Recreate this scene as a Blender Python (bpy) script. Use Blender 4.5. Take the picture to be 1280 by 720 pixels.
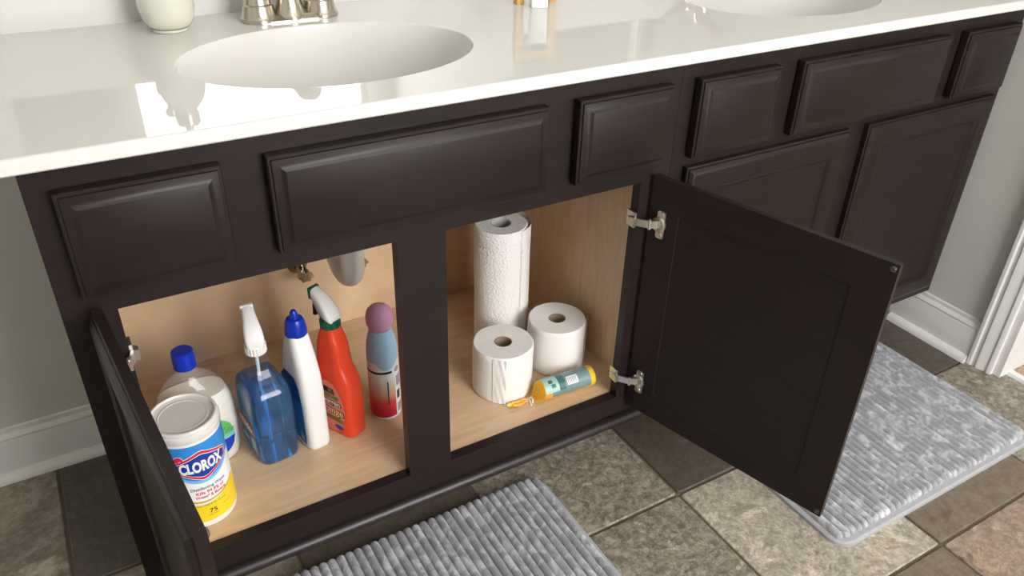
import bpy, bmesh, math, random
from math import sin, cos, pi, radians, sqrt
from mathutils import Matrix, Vector
random.seed(7)
for o in list(bpy.data.objects): bpy.data.objects.remove(o)
SC = bpy.context.scene
COL = SC.collection

# ------------------------------------------------------------ camera, light
CAM = (0.05155, -0.93045, 1.15322)
cd = bpy.data.cameras.new('camera'); cam = bpy.data.objects.new('camera', cd); COL.objects.link(cam)
cd.sensor_width = 36; cd.lens = 1002.55 / 1280 * 36; cd.clip_start = 0.02
R = Matrix.Rotation(radians(-31.1128), 4, 'Z') @ Matrix.Rotation(radians(58.1795), 4, 'X') @ Matrix.Rotation(radians(1.5931), 4, 'Z')
cam.matrix_world = Matrix.Translation(CAM) @ R
SC.camera = cam
SC.view_settings.view_transform = 'Standard'; SC.view_settings.look = 'None'
SC.view_settings.gamma = 1; SC.view_settings.use_curve_mapping = False
SC.view_settings.exposure = 0.46
w = bpy.data.worlds.new('world'); SC.world = w; w.use_nodes = True
w.node_tree.nodes['Background'].inputs[0].default_value = (0.9, 0.95, 1, 1)
w.node_tree.nodes['Background'].inputs[1].default_value = 0.6
WINDOW_POWER = 11.5      # daylight pane of the bathroom window (behind the camera)
BEDROOM_POWER = 6.0    # daylight pane of the bedroom window
LAMP_POWER = 6.0       # frosted ceiling lamp

# ------------------------------------------------------------ materials
def nd(nt, t, **k):
    n = nt.nodes.new(t)
    for a, b in k.items(): setattr(n, a, b)
    return n
def base_mat(name):
    m = bpy.data.materials.new(name); m.use_nodes = True
    nt = m.node_tree; return m, nt, nt.nodes['Principled BSDF']
def rgb(r, g, b):
    f = lambda c: c / 12.92 if c <= 0.04045 else ((c + 0.055) / 1.055) ** 2.4
    return (f(r / 255), f(g / 255), f(b / 255), 1)
def mat(name, col, rough=0.5, metal=0.0, spec=0.5, noise=0.0, nscale=20, stretch=(1, 1, 1), bump=0.0, bscale=60, coat=0.0, col2=None, trans=0.0, ior=1.45, sss=0.0):
    m, nt, p = base_mat(name)
    p.inputs['Base Color'].default_value = col
    p.inputs['Roughness'].default_value = rough; p.inputs['Metallic'].default_value = metal
    p.inputs['Specular IOR Level'].default_value = spec; p.inputs['IOR'].default_value = ior
    p.inputs['Coat Weight'].default_value = coat; p.inputs['Coat Roughness'].default_value = 0.08
    p.inputs['Transmission Weight'].default_value = trans
    if sss: p.inputs['Subsurface Weight'].default_value = sss; p.inputs['Subsurface Radius'].default_value = (.01, .008, .006)
    if noise or bump or col2:
        tc = nd(nt, 'ShaderNodeTexCoord'); mp = nd(nt, 'ShaderNodeMapping'); mp.inputs['Scale'].default_value = stretch
        nt.links.new(tc.outputs['Object'], mp.inputs['Vector'])
    if noise or col2:
        n = nd(nt, 'ShaderNodeTexNoise'); n.inputs['Scale'].default_value = nscale; n.inputs['Detail'].default_value = 6; n.inputs['Roughness'].default_value = 0.6
        nt.links.new(mp.outputs['Vector'], n.inputs['Vector'])
        r = nd(nt, 'ShaderNodeValToRGB')
        c2 = col2 if col2 else tuple(c * (1 - noise) for c in col[:3]) + (1,)
        r.color_ramp.elements[0].position = 0.33; r.color_ramp.elements[1].position = 0.67
        r.color_ramp.elements[0].color = c2; r.color_ramp.elements[1].color = col
        nt.links.new(n.outputs['Fac'], r.inputs['Fac']); nt.links.new(r.outputs['Color'], p.inputs['Base Color'])
    if bump:
        n2 = nd(nt, 'ShaderNodeTexNoise'); n2.inputs['Scale'].default_value = bscale; n2.inputs['Detail'].default_value = 4
        nt.links.new(mp.outputs['Vector'], n2.inputs['Vector'])
        b = nd(nt, 'ShaderNodeBump'); b.inputs['Strength'].default_value = bump; b.inputs['Distance'].default_value = 0.002
        nt.links.new(n2.outputs['Fac'], b.inputs['Height']); nt.links.new(b.outputs['Normal'], p.inputs['Normal'])
    return m
def emit_mat(name, col, s):
    m = bpy.data.materials.new(name); m.use_nodes = True; nt = m.node_tree; nt.nodes.clear()
    e = nd(nt, 'ShaderNodeEmission'); o = nd(nt, 'ShaderNodeOutputMaterial')
    e.inputs[0].default_value = col; e.inputs[1].default_value = s
    nt.links.new(e.outputs[0], o.inputs[0]); return m
def film_mat(name, tint=(1, 1, 1, 1), base=0.04, rough=0.05, haze=0.0, hazecol=(1, 1, 1, 1)):
    """thin clear plastic: transparent, with a fresnel gloss"""
    m = bpy.data.materials.new(name); m.use_nodes = True; nt = m.node_tree; nt.nodes.clear()
    t = nd(nt, 'ShaderNodeBsdfTransparent'); t.inputs[0].default_value = tint
    g = nd(nt, 'ShaderNodeBsdfGlossy'); g.inputs['Roughness'].default_value = rough
    d = nd(nt, 'ShaderNodeBsdfDiffuse'); d.inputs[0].default_value = hazecol
    fr = nd(nt, 'ShaderNodeFresnel'); fr.inputs['IOR'].default_value = 1.4
    lw = nd(nt, 'ShaderNodeMath', operation='MINIMUM'); lw.inputs[1].default_value = .22; nt.links.new(fr.outputs[0], lw.inputs[0])
    m0 = nd(nt, 'ShaderNodeMixShader'); m0.inputs[0].default_value = haze
    mx = nd(nt, 'ShaderNodeMixShader'); o = nd(nt, 'ShaderNodeOutputMaterial')
    nt.links.new(t.outputs[0], m0.inputs[1]); nt.links.new(d.outputs[0], m0.inputs[2])
    nt.links.new(lw.outputs[0], mx.inputs[0]); nt.links.new(m0.outputs[0], mx.inputs[1]); nt.links.new(g.outputs[0], mx.inputs[2])
    nt.links.new(mx.outputs[0], o.inputs[0]); return m
def tile_mat(name, cols, rough, scale, bump, speck=0.0, cleft=0.0):
    m, nt, p = base_mat(name)
    tc = nd(nt, 'ShaderNodeTexCoord'); oi = nd(nt, 'ShaderNodeObjectInfo')
    ad = nd(nt, 'ShaderNodeVectorMath', operation='ADD'); sc = nd(nt, 'ShaderNodeVectorMath', operation='SCALE'); sc.inputs['Scale'].default_value = 13.0
    cb = nd(nt, 'ShaderNodeCombineXYZ')
    for i in range(3): nt.links.new(oi.outputs['Random'], cb.inputs[i])
    nt.links.new(cb.outputs[0], sc.inputs[0]); nt.links.new(tc.outputs['Object'], ad.inputs[0]); nt.links.new(sc.outputs[0], ad.inputs[1])
    n = nd(nt, 'ShaderNodeTexNoise'); n.inputs['Scale'].default_value = scale; n.inputs['Detail'].default_value = 9; n.inputs['Roughness'].default_value = 0.7; n.inputs['Distortion'].default_value = .5
    nt.links.new(ad.outputs[0], n.inputs['Vector'])
    r = nd(nt, 'ShaderNodeValToRGB'); e = r.color_ramp.elements
    e[0].position = 0.34; e[0].color = cols[0]; e[1].position = 0.66; e[1].color = cols[-1]
    for i, c in enumerate(cols[1:-1]):
        k = e.new(0.34 + 0.32 * (i + 1) / (len(cols) - 1)); k.color = c
    nt.links.new(n.outputs['Fac'], r.inputs['Fac'])
    out = r.outputs['Color']
    n3 = nd(nt, 'ShaderNodeTexNoise'); n3.inputs['Scale'].default_value = 75; n3.inputs['Detail'].default_value = 5; n3.inputs['Roughness'].default_value = .75
    nt.links.new(ad.outputs[0], n3.inputs['Vector'])
    if speck:
        r3 = nd(nt, 'ShaderNodeValToRGB'); r3.color_ramp.elements[0].position = .40; r3.color_ramp.elements[1].position = .60
        r3.color_ramp.elements[0].color = (1 - speck, 1 - speck, 1 - speck, 1); r3.color_ramp.elements[1].color = (1 + speck * .35,) * 3 + (1,)
        nt.links.new(n3.outputs['Fac'], r3.inputs['Fac'])
        mx = nd(nt, 'ShaderNodeMix', data_type='RGBA', blend_type='MULTIPLY'); mx.inputs[0].default_value = 1
        nt.links.new(out, mx.inputs[6]); nt.links.new(r3.outputs['Color'], mx.inputs[7]); out = mx.outputs[2]
    nt.links.new(out, p.inputs['Base Color']); p.inputs['Roughness'].default_value = rough
    h = nd(nt, 'ShaderNodeMath', operation='MULTIPLY_ADD'); h.inputs[1].default_value = .35
    nt.links.new(n3.outputs['Fac'], h.inputs[0]); nt.links.new(n.outputs['Fac'], h.inputs[2])
    b = nd(nt, 'ShaderNodeBump'); b.inputs['Strength'].default_value = bump; b.inputs['Distance'].default_value = 0.006
    nt.links.new(h.outputs[0], b.inputs['Height']); nt.links.new(b.outputs['Normal'], p.inputs['Normal'])
    return m

M = {}
M['wall'] = mat('wall_paint', rgb(199, 198, 191), .85, bump=.04, bscale=300)
M['wall_white'] = mat('ceiling_paint', rgb(228, 227, 222), .9)
M['trim'] = mat('trim_paint', rgb(222, 221, 218), .42)
M['espresso'] = mat('espresso_wood', rgb(37, 29, 28), .38, spec=.3, noise=.3, nscale=9, stretch=(1, 1, 6))
M['toe'] = mat('espresso_shoe', rgb(40, 33, 35), .42, coat=.1)
M['counter'] = mat('cultured_marble', rgb(212, 211, 208), .03, spec=.28)
M['bowl'] = mat('satin_bowl', rgb(212, 210, 206), .4, spec=.25)
M['nickel'] = mat('brushed_nickel', rgb(196, 188, 174), .24, metal=1)
M['steel'] = mat('nickel_hinge', rgb(222, 220, 215), .3, metal=1)
M['chrome'] = mat('valve_chrome', rgb(176, 166, 152), .16, metal=1)
M['pvc'] = mat('white_pvc', rgb(246, 245, 242), .35)
M['mirror'] = mat('mirror_silver', (.84, .86, .85, 1), .003, metal=1)
M['grout'] = mat('grout', rgb(98, 89, 76), .95, noise=.25, nscale=60)
M['tile_dark'] = tile_mat('slate_dark', [rgb(72, 66, 58), rgb(92, 85, 75), rgb(82, 74, 64), rgb(110, 102, 90)], .42, 7, .35, .22)
M['tile_brown'] = tile_mat('slate_brown', [rgb(92, 80, 66), rgb(118, 104, 88), rgb(104, 92, 76), rgb(140, 126, 108)], .42, 8, .4, .22)
M['tile_speck'] = tile_mat('slate_speckled', [rgb(112, 103, 90), rgb(158, 149, 135), rgb(128, 119, 105), rgb(186, 178, 164)], .4, 22, .8, .5)
M['tile_cream'] = tile_mat('slate_cream', [rgb(124, 111, 96), rgb(186, 177, 160), rgb(156, 147, 133), rgb(206, 196, 175), rgb(128, 112, 95)], .4, 13, .8, .34)
M['tile_rust'] = tile_mat('slate_rust', [rgb(100, 82, 67), rgb(154, 132, 111), rgb(138, 122, 105), rgb(176, 158, 136)], .4, 12, .8, .34)
M['tile_slate'] = tile_mat('slate_grey', [rgb(84, 77, 66), rgb(156, 149, 134), rgb(118, 110, 97), rgb(186, 178, 162)], .4, 5, 1.0, .25)
M['glow'] = emit_mat('daylight_pane', (1, .985, .972, 1), WINDOW_POWER)
M['glow2'] = emit_mat('daylight_pane_bedroom', (1, .955, .91, 1), BEDROOM_POWER)
M['glow3'] = emit_mat('lamp_glass', (1, .9, .78, 1), LAMP_POWER)

def maple():
    m, nt, p = base_mat('maple_plywood')
    tc = nd(nt, 'ShaderNodeTexCoord'); mp = nd(nt, 'ShaderNodeMapping'); mp.inputs['Scale'].default_value = (1.2, 9, 1.6)
    nt.links.new(tc.outputs['Object'], mp.inputs['Vector'])
    n = nd(nt, 'ShaderNodeTexNoise'); n.inputs['Scale'].default_value = 5; n.inputs['Detail'].default_value = 8; n.inputs['Distortion'].default_value = 1.0
    nt.links.new(mp.outputs[0], n.inputs['Vector'])
    r = nd(nt, 'ShaderNodeValToRGB'); r.color_ramp.elements[0].position = .3; r.color_ramp.elements[1].position = .7
    r.color_ramp.elements[0].color = rgb(204, 172, 136); r.color_ramp.elements[1].color = rgb(222, 193, 158)
    nt.links.new(n.outputs['Fac'], r.inputs['Fac']); nt.links.new(r.outputs[0], p.inputs['Base Color'])
    p.inputs['Roughness'].default_value = .38; return m
M['maple'] = maple()
M['dark_dot'] = mat('dark_hole', rgb(30, 22, 16), .9)
def plush():
    m, nt, p = base_mat('grey_plush')
    tc = nd(nt, 'ShaderNodeTexCoord')
    n = nd(nt, 'ShaderNodeTexNoise'); n.inputs['Scale'].default_value = 42; n.inputs['Detail'].default_value = 4; n.inputs['Distortion'].default_value = .8
    nt.links.new(tc.outputs['Object'], n.inputs['Vector'])
    r = nd(nt, 'ShaderNodeValToRGB'); r.color_ramp.elements[0].position = .46; r.color_ramp.elements[1].position = .70
    r.color_ramp.elements[0].color = rgb(150, 151, 157); r.color_ramp.elements[1].color = rgb(208, 209, 213)
    nt.links.new(n.outputs['Fac'], r.inputs['Fac']); nt.links.new(r.outputs[0], p.inputs['Base Color'])
    p.inputs['Roughness'].default_value = .9; p.inputs['Sheen Weight'].default_value = .35; p.inputs['Sheen Roughness'].default_value = .4
    p.inputs['Specular IOR Level'].default_value = .15
    n2 = nd(nt, 'ShaderNodeTexNoise'); n2.inputs['Scale'].default_value = 420; n2.inputs['Detail'].default_value = 3
    nt.links.new(tc.outputs['Object'], n2.inputs['Vector'])
    b = nd(nt, 'ShaderNodeBump'); b.inputs['Strength'].default_value = .2; b.inputs['Distance'].default_value = .002
    nt.links.new(n2.outputs['Fac'], b.inputs['Height']); nt.links.new(b.outputs[0], p.inputs['Normal']); return m
M['plush'] = plush()
M['hem'] = mat('grey_hem', rgb(166, 167, 171), .85, noise=.1, nscale=80)
M['carpet'] = mat('beige_carpet', rgb(200, 178, 156), 1, col2=rgb(128, 100, 80), nscale=150, bump=1, bscale=260)
M['paper'] = mat('tissue_paper', rgb(236, 234, 231), .95, spec=.1, bump=.5, bscale=170)
M['paper_end'] = mat('tissue_end', rgb(232, 229, 225), .95, spec=.1, bump=.2, bscale=60)
M['card'] = mat('cardboard_core', rgb(150, 128, 112), .9)
M['white'] = mat('white_plastic', rgb(236, 236, 234), .3)
M['lid'] = mat('milky_lid', rgb(224, 222, 218), .22, sss=.2)
M['blue_cap'] = mat('blue_plastic', rgb(16, 50, 176), .3)
M['orange'] = mat('orange_plastic', rgb(236, 74, 44), .32, bump=.05, bscale=200, sss=.05)
M['green'] = mat('green_plastic', rgb(10, 92, 62), .35)
M['black'] = mat('black_plastic', rgb(22, 26, 24), .5)
M['clear'] = film_mat('clear_plastic', (.98, .985, .98, 1), rough=.04, haze=.02)
M['clear_bottle'] = film_mat('clear_bottle', (.97, .975, .97, 1), rough=.05, haze=.07)
M['clear_bump'] = film_mat('clear_bumper', (.6, .6, .6, 1), rough=.1, haze=.15, hazecol=rgb(150, 150, 150))
M['cream_liquid'] = mat('cream_soap', rgb(236, 232, 222), .35, sss=.2)
def liquid(name, tint, dif, k):
    m = bpy.data.materials.new(name); m.use_nodes = True; nt = m.node_tree; nt.nodes.clear()
    r = nd(nt, 'ShaderNodeBsdfRefraction'); r.inputs[0].default_value = tint; r.inputs['IOR'].default_value = 1.15; r.inputs['Roughness'].default_value = .0
    d = nd(nt, 'ShaderNodeBsdfTranslucent'); d.inputs[0].default_value = dif; g = nd(nt, 'ShaderNodeBsdfGlossy'); g.inputs['Roughness'].default_value = .03
    d2 = nd(nt, 'ShaderNodeBsdfDiffuse'); d2.inputs[0].default_value = dif
    m00 = nd(nt, 'ShaderNodeMixShader'); m00.inputs[0].default_value = .6
    m0 = nd(nt, 'ShaderNodeMixShader'); m0.inputs[0].default_value = k; m1 = nd(nt, 'ShaderNodeMixShader'); f = nd(nt, 'ShaderNodeFresnel'); f.inputs['IOR'].default_value = 1.33
    o = nd(nt, 'ShaderNodeOutputMaterial')
    nt.links.new(d.outputs[0], m00.inputs[1]); nt.links.new(d2.outputs[0], m00.inputs[2])
    nt.links.new(r.outputs[0], m0.inputs[1]); nt.links.new(m00.outputs[0], m0.inputs[2]); nt.links.new(f.outputs[0], m1.inputs[0]); nt.links.new(m0.outputs[0], m1.inputs[1]); nt.links.new(g.outputs[0], m1.inputs[2]); nt.links.new(m1.outputs[0], o.inputs[0]); return m
M['blue_liquid'] = liquid('blue_liquid', rgb(86, 200, 250), rgb(0, 140, 222), .2)
M['tube'] = mat('dip_tube', rgb(205, 222, 240), .3)
M['purple'] = mat('purple_cap', rgb(214, 156, 198), .45)
M['sky_can'] = mat('light_blue_can', rgb(166, 202, 234), .3)
M['pearl'] = mat('pearl_glass', rgb(208, 206, 186), .12, col2=rgb(200, 204, 196), nscale=14, coat=.6, sss=.1)
M['pearl_base'] = mat('pearl_glass_base', rgb(222, 222, 210), .05, coat=.5)
M['wood_tan'] = mat('tan_wood', rgb(222, 172, 104), .5, noise=.2, nscale=10, stretch=(1, 1, .1))
def flat(n, c, r=.4): M[n] = mat('print_' + n, rgb(*c), r)
for n, c in dict(pblue=(48, 140, 216), plblue=(120, 190, 236), pnavy=(24, 58, 158), pred=(208, 36, 60), pwhite=(244, 244, 244), pyellow=(250, 214, 40), pgold=(214, 170, 40), ptext=(48, 52, 100), pmag=(214, 30, 90), pblack=(40, 36, 40),
                 pgreen=(96, 180, 104), pdgreen=(62, 130, 66), pteal=(120, 190, 190), proyal=(20, 60, 180), pclean=(28, 122, 184), pcleand=(16, 78, 136), ppink=(236, 138, 118), porange=(250, 196, 160), polive=(122, 120, 40), pred2=(214, 92, 66),
                 pband=(18, 24, 60), pgrey=(150, 160, 176), pmint=(176, 214, 204), pdteal=(58, 110, 114), pgteal=(122, 150, 150), pyel2=(244, 202, 40), poran2=(248, 168, 40), pskyl=(170, 206, 228)).items(): flat(n, c)

# ------------------------------------------------------------ mesh helpers
class MB:
    def __init__(s): s.v = []; s.f = []
    def add(s, vs, fs):
        k = len(s.v); s.v += [tuple(v) for v in vs]; s.f += [tuple(i + k for i in f) for f in fs]; return s
    def box(s, x0, x1, y0, y1, z0, z1):
        vs = [(x, y, z) for z in (z0, z1) for y in (y0, y1) for x in (x0, x1)]
        return s.add(vs, [(0, 2, 3, 1), (4, 5, 7, 6), (0, 1, 5, 4), (2, 6, 7, 3), (0, 4, 6, 2), (1, 3, 7, 5)])
    def cbox(s, x0, x1, y0, y1, z0, z1, b):
        """box with chamfered edges"""
        bm = bmesh.new(); mb = MB().box(x0, x1, y0, y1, z0, z1)
        vs = [bm.verts.new(v) for v in mb.v]
        for f in mb.f: bm.faces.new([vs[i] for i in f])
        bmesh.ops.bevel(bm, geom=list(bm.edges), offset=b, segments=2, affect='EDGES', profile=.5)
        bm.verts.index_update()
        s.add([v.co[:] for v in bm.verts], [[v.index for v in f.verts] for f in bm.faces]); bm.free(); return s
    def rings(s, rs, cap0=False, cap1=False, closed=False, ring_closed=True):
        k = len(s.v); n = len(rs[0])
        for r in rs: s.v += [tuple(p) for p in r]
        m = len(rs)
        for i in range(m if closed else m - 1):
            a = k + i * n; b = k + ((i + 1) % m) * n
            for j in range(n if ring_closed else n - 1):
                j2 = (j + 1) % n
                s.f.append((a + j, a + j2, b + j2, b + j))
        if cap0: s.f.append(tuple(range(k, k + n)))
        if cap1: s.f.append(tuple(range(k + (m - 1) * n, k + m * n)))
        return s
    def lathe(s, prof, n=40, c=(0, 0), cap0=True, cap1=True):
        rs = [[(c[0] + r * cos(2 * pi * j / n), c[1] + r * sin(2 * pi * j / n), z) for j in range(n)] for r, z in prof]
        return s.rings(rs, cap0, cap1)
    def tube(s, pts, r, n=14, caps=True):
        rs = []; up = Vector((0, 0, 1)); P = [Vector(p) for p in pts]
        rad = r if isinstance(r, (list, tuple)) else [r] * len(P)
        prev = None
        for i, p in enumerate(P):
            t = (P[min(i + 1, len(P) - 1)] - P[max(i - 1, 0)]).normalized()
            if prev is None:
                a = t.cross(up)
                if a.length < 1e-3: a = t.cross(Vector((1, 0, 0)))
            else:
                a = prev - t * prev.dot(t)
            a.normalize(); prev = a; b = t.cross(a)
            rs.append([p + (a * cos(2 * pi * j / n) + b * sin(2 * pi * j / n)) * rad[i] for j in range(n)])
        return s.rings(rs, caps, caps)
    def prism(s, poly, axis, lo, hi):
        """extrude a polygon (2 coords) along axis 'x','y' or 'z'"""
        def p3(a, b, t): return {'x': (t, a, b), 'y': (a, t, b), 'z': (a, b, t)}[axis]
        return s.rings([[p3(a, b, lo) for a, b in poly], [p3(a, b, hi) for a, b in poly]], True, True)
    def framesweep(s, x0, x1, z0, z1, prof, cap_last=True, cap_first=True, closed=False):
        """profile of (inset, y) swept round a rectangle in xz with mitred corners"""
        rs = [[(x0 + i, y, z0 + i), (x1 - i, y, z0 + i), (x1 - i, y, z1 - i), (x0 + i, y, z1 - i)] for i, y in prof]
        return s.rings(rs, cap_first and not closed, cap_last and not closed, closed=closed)
def srect(hx, hy, e=4.0, n=40, c=(0, 0), rot=0):
    """superellipse ring"""
    out = []
    for j in range(n):
        t = 2 * pi * j / n; a, b = cos(t), sin(t)
        x = hx * math.copysign(abs(a) ** (2 / e), a); y = hy * math.copysign(abs(b) ** (2 / e), b)
        out.append((c[0] + x * cos(rot) - y * sin(rot), c[1] + x * sin(rot) + y * cos(rot)))
    return out
def rrect(x0, x1, y0, y1, r, n=6):
    out = []
    for cx, cy, a0 in ((x1 - r, y0 + r, -90), (x1 - r, y1 - r, 0), (x0 + r, y1 - r, 90), (x0 + r, y0 + r, 180)):
        for i in range(n + 1):
            a = radians(a0 + 90 * i / n); out.append((cx + r * cos(a), cy + r * sin(a)))
    return out
def loft(secs, e=4.0, n=40, cap0=True, cap1=True):
    """sections (z, hx, hy, [e], [cx, cy])"""
    mb = MB(); rs = []
    for sct in secs:
        z, hx, hy = sct[:3]; ee = sct[3] if len(sct) > 3 and sct[3] else e
        c = sct[4:6] if len(sct) > 5 else (0, 0)
        rs.append([(x, y, z) for x, y in srect(hx, hy, ee, n, c)])
    return mb.rings(rs, cap0, cap1)
def link(name, mesh, m, parent):
    o = bpy.data.objects.new(name, mesh); COL.objects.link(o)
    if m is not None and not mesh.materials: mesh.materials.append(m)
    if parent: o.parent = parent
    return o
def build(name, mb, m, parent=None, smooth=30, loc=None):
    me = bpy.data.meshes.new(name); me.from_pydata(mb.v, [], mb.f)
    bm = bmesh.new(); bm.from_mesh(me); bmesh.ops.recalc_face_normals(bm, faces=bm.faces); bm.to_mesh(me); bm.free()
    if smooth:
        for p in me.polygons: p.use_smooth = True
        me.set_sharp_from_angle(angle=radians(smooth))
    o = link(name, me, M[m] if isinstance(m, str) else m, parent)
    if loc: o.location = loc
    return o
def tag(o, label, cat, group=None):
    o['label'] = label; o['category'] = cat
    if group: o['group'] = group
    return o
def thing(name, label, cat, loc=(0, 0, 0), rz=0, group=None):
    o = bpy.data.objects.new(name, None); COL.objects.link(o); o.empty_display_size = .05
    o.location = loc; o.rotation_euler = (0, 0, rz); return tag(o, label, cat, group)
def struct(name, mb, m, smooth=30):
    o = build(name, mb, m, None, smooth); o['kind'] = 'structure'; return o
def piece(name, mesh, m, parent, loc=None):
    o = link(name, mesh, None, parent)
    if loc: o.location = loc
    return o
def copy_tree(o, parent=None):
    c = o.copy(); COL.objects.link(c); c.parent = parent
    for ch in list(o.children): copy_tree(ch, c)
    return c
def text_verts(body, width=None, height=None, bold=0.0, shear=0.0):
    cu = bpy.data.curves.new('lettering', 'FONT'); cu.body = body; cu.align_x = 'CENTER'; cu.align_y = 'CENTER'
    cu.offset = bold; cu.shear = shear; cu.resolution_u = 3
    o = bpy.data.objects.new('lettering', cu); COL.objects.link(o)
    dg = bpy.context.evaluated_depsgraph_get(); me = bpy.data.meshes.new_from_object(o.evaluated_get(dg))
    vs = [list(v.co) for v in me.vertices]; fs = [list(p.vertices) for p in me.polygons]
    bpy.data.objects.remove(o); bpy.data.curves.remove(cu); bpy.data.meshes.remove(me)
    xs = [v[0] for v in vs]; ys = [v[1] for v in vs]
    cx, cy = (min(xs) + max(xs)) / 2, (min(ys) + max(ys)) / 2; w0, h0 = max(xs) - min(xs), max(ys) - min(ys)
    sx = width / w0 if width else height / h0
    sy = height / h0 if height else sx
    return [((v[0] - cx) * sx, (v[1] - cy) * sy) for v in vs], fs
def mesh_raw(name, vs, fs, m, parent):
    me = bpy.data.meshes.new(name); me.from_pydata([tuple(v) for v in vs], [], fs); return link(name, me, M[m], parent)
def cyl_text(name, body, rad, ang, z, m, parent, width=None, height=None, bold=0.0, slope=0.0, c=(0, 0)):
    """lettering wrapped round an upright cylinder; ang 0 faces -y, + to the right"""
    vs, fs = text_verts(body, width, height, bold)
    return mesh_raw(name, [(c[0] + rad * sin(ang + x / rad), c[1] - rad * cos(ang + x / rad), z + y + slope * x) for x, y in vs], fs, m, parent)
def cyl_patch(name, rad, a0, a1, top, bot, m, parent, n=28, c=(0, 0)):
    vs = []
    for i in range(n + 1):
        a = a0 + (a1 - a0) * i / n
        t = top(a) if callable(top) else top; b = bot(a) if callable(bot) else bot
        if t < b: t = b = (t + b) / 2
        vs += [(c[0] + rad * sin(a), c[1] - rad * cos(a), b), (c[0] + rad * sin(a), c[1] - rad * cos(a), t)]
    o = mesh_raw(name, vs, [(2 * i, 2 * i + 2, 2 * i + 3, 2 * i + 1) for i in range(n)], m, parent)
    for p in o.data.polygons: p.use_smooth = True
    return o
def side_text(name, body, x, y, z, m, parent, width=None, height=None, bold=0.0):
    """lettering on a bottle's left face (normal -x), reading towards -y"""
    vs, fs = text_verts(body, width, height, bold)
    return mesh_raw(name, [(x, y - a, z + b) for a, b in vs], fs, m, parent)
def side_poly(name, pts, x, m, parent):
    return mesh_raw(name, [(x, y, z) for y, z in pts], [tuple(range(len(pts)))], m, parent)

# ------------------------------------------------------------ room shell
W = 0.914; XR = 2 * W; YB = 0.527; YF = -2.4; XL = -0.95; ZC = 2.45
floor = struct('floor', MB().box(XL, XR + .03, YF, YB, -.05, -.0035), 'grout', 0)
def tile_mesh(w, d):
    mb = MB(); b = .0022
    lo = rrect(-w / 2, w / 2, -d / 2, d / 2, .003, 1); hi = rrect(-w / 2 + b, w / 2 - b, -d / 2 + b, d / 2 - b, .003, 1)
    mb.rings([[(x, y, -.0035) for x, y in lo], [(x, y, -.0018) for x, y in lo], [(x, y, 0) for x, y in hi]], True, True)
    return mb
PX, PY, TX0, TY0 = .3434, .330, -.1155, .1835
tkinds = {(0, 0): 'tile_dark', (-1, 0): 'tile_slate', (0, -1): 'tile_slate', (1, -1): 'tile_dark', (2, -1): 'tile_speck', (3, -1): 'tile_dark', (2, -2): 'tile_speck', (3, -2): 'tile_cream', (4, -2): 'tile_brown', (3, -3): 'tile_brown', (4, -3): 'tile_rust', (5, -2): 'tile_speck', (4, -1): 'tile_dark', (5, -1): 'tile_dark', (2, -3): 'tile_cream', (1, -2): 'tile_rust', (5, -3): 'tile_cream'}
tmeshes = {}
cyc = ['tile_dark', 'tile_speck', 'tile_brown', 'tile_cream', 'tile_slate', 'tile_rust']
for i in range(-3, 6):
    for j in range(-8, 1):
        x0 = TX0 + i * PX; y0 = TY0 + j * PY
        xa, xb = max(x0, XL) + .0028, min(x0 + PX, XR + .03) - .0028; ya, yb = max(y0, YF) + .0028, min(y0 + PY, YB) - .0028
        if xb - xa < .03 or yb - ya < .03: continue
        k = tkinds.get((i, j), cyc[(i * 5 + j * 3) % 6]); key = (k, round(xb - xa, 4), round(yb - ya, 4))
        if key not in tmeshes:
            t = build('tile', tile_mesh(xb - xa, yb - ya), k, floor, 0); tmeshes[key] = t.data
        else: t = piece('tile', tmeshes[key], None, floor)
        t.location = ((xa + xb) / 2, (ya + yb) / 2, 0)
struct('wall_back', MB().box(XL - .1, XR + .12, YB, YB + .1, -.05, ZC), 'wall', 0)
struct('wall_left', MB().box(XL - .1, XL, YF, YB, -.05, ZC), 'wall', 0)
# right wall with doorway y -0.972 .. -0.212
DY1, DY0, DH = -.212, -.972, 2.04
struct('wall_right', MB().box(XR, XR + .115, DY1, YB, -.05, ZC).box(XR, XR + .115, YF, DY0, -.05, ZC).box(XR, XR + .115, DY0, DY1, DH, ZC), 'wall', 0)
WX0, WX1, WZ0, WZ1 = .40, 1.68, .62, 2.2
struct('wall_front', MB().box(XL - .1, WX0, YF - .12, YF, -.05, ZC).box(WX1, XR + .12, YF - .12, YF, -.05, ZC).box(WX0, WX1, YF - .12, YF, -.05, WZ0).box(WX0, WX1, YF - .12, YF, WZ1, ZC), 'wall', 0)
struct('ceiling', MB().box(XL - .1, XR + .12, YF - .12, YB + .1, ZC, ZC + .05), 'wall_white', 0)
# bathroom window behind the camera
win = struct('window_1', MB().framesweep(WX0 - .07, WX1 + .07, WZ0 - .07, WZ1 + .07, [(0, YF), (0, YF + .015), (.02, YF + .02), (.07, YF + .016), (.07, YF)], closed=True), 'trim')
build('sash', MB().framesweep(WX0, WX1, WZ0, WZ1, [(0, YF - .08), (0, YF - .03), (.045, YF - .03), (.045, YF - .08)], closed=True), 'trim', win)
build('pane', MB().box(WX0 + .045, WX1 - .045, YF - .065, YF - .06, WZ0 + .045, WZ1 - .045), 'glow', win, 0)
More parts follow.
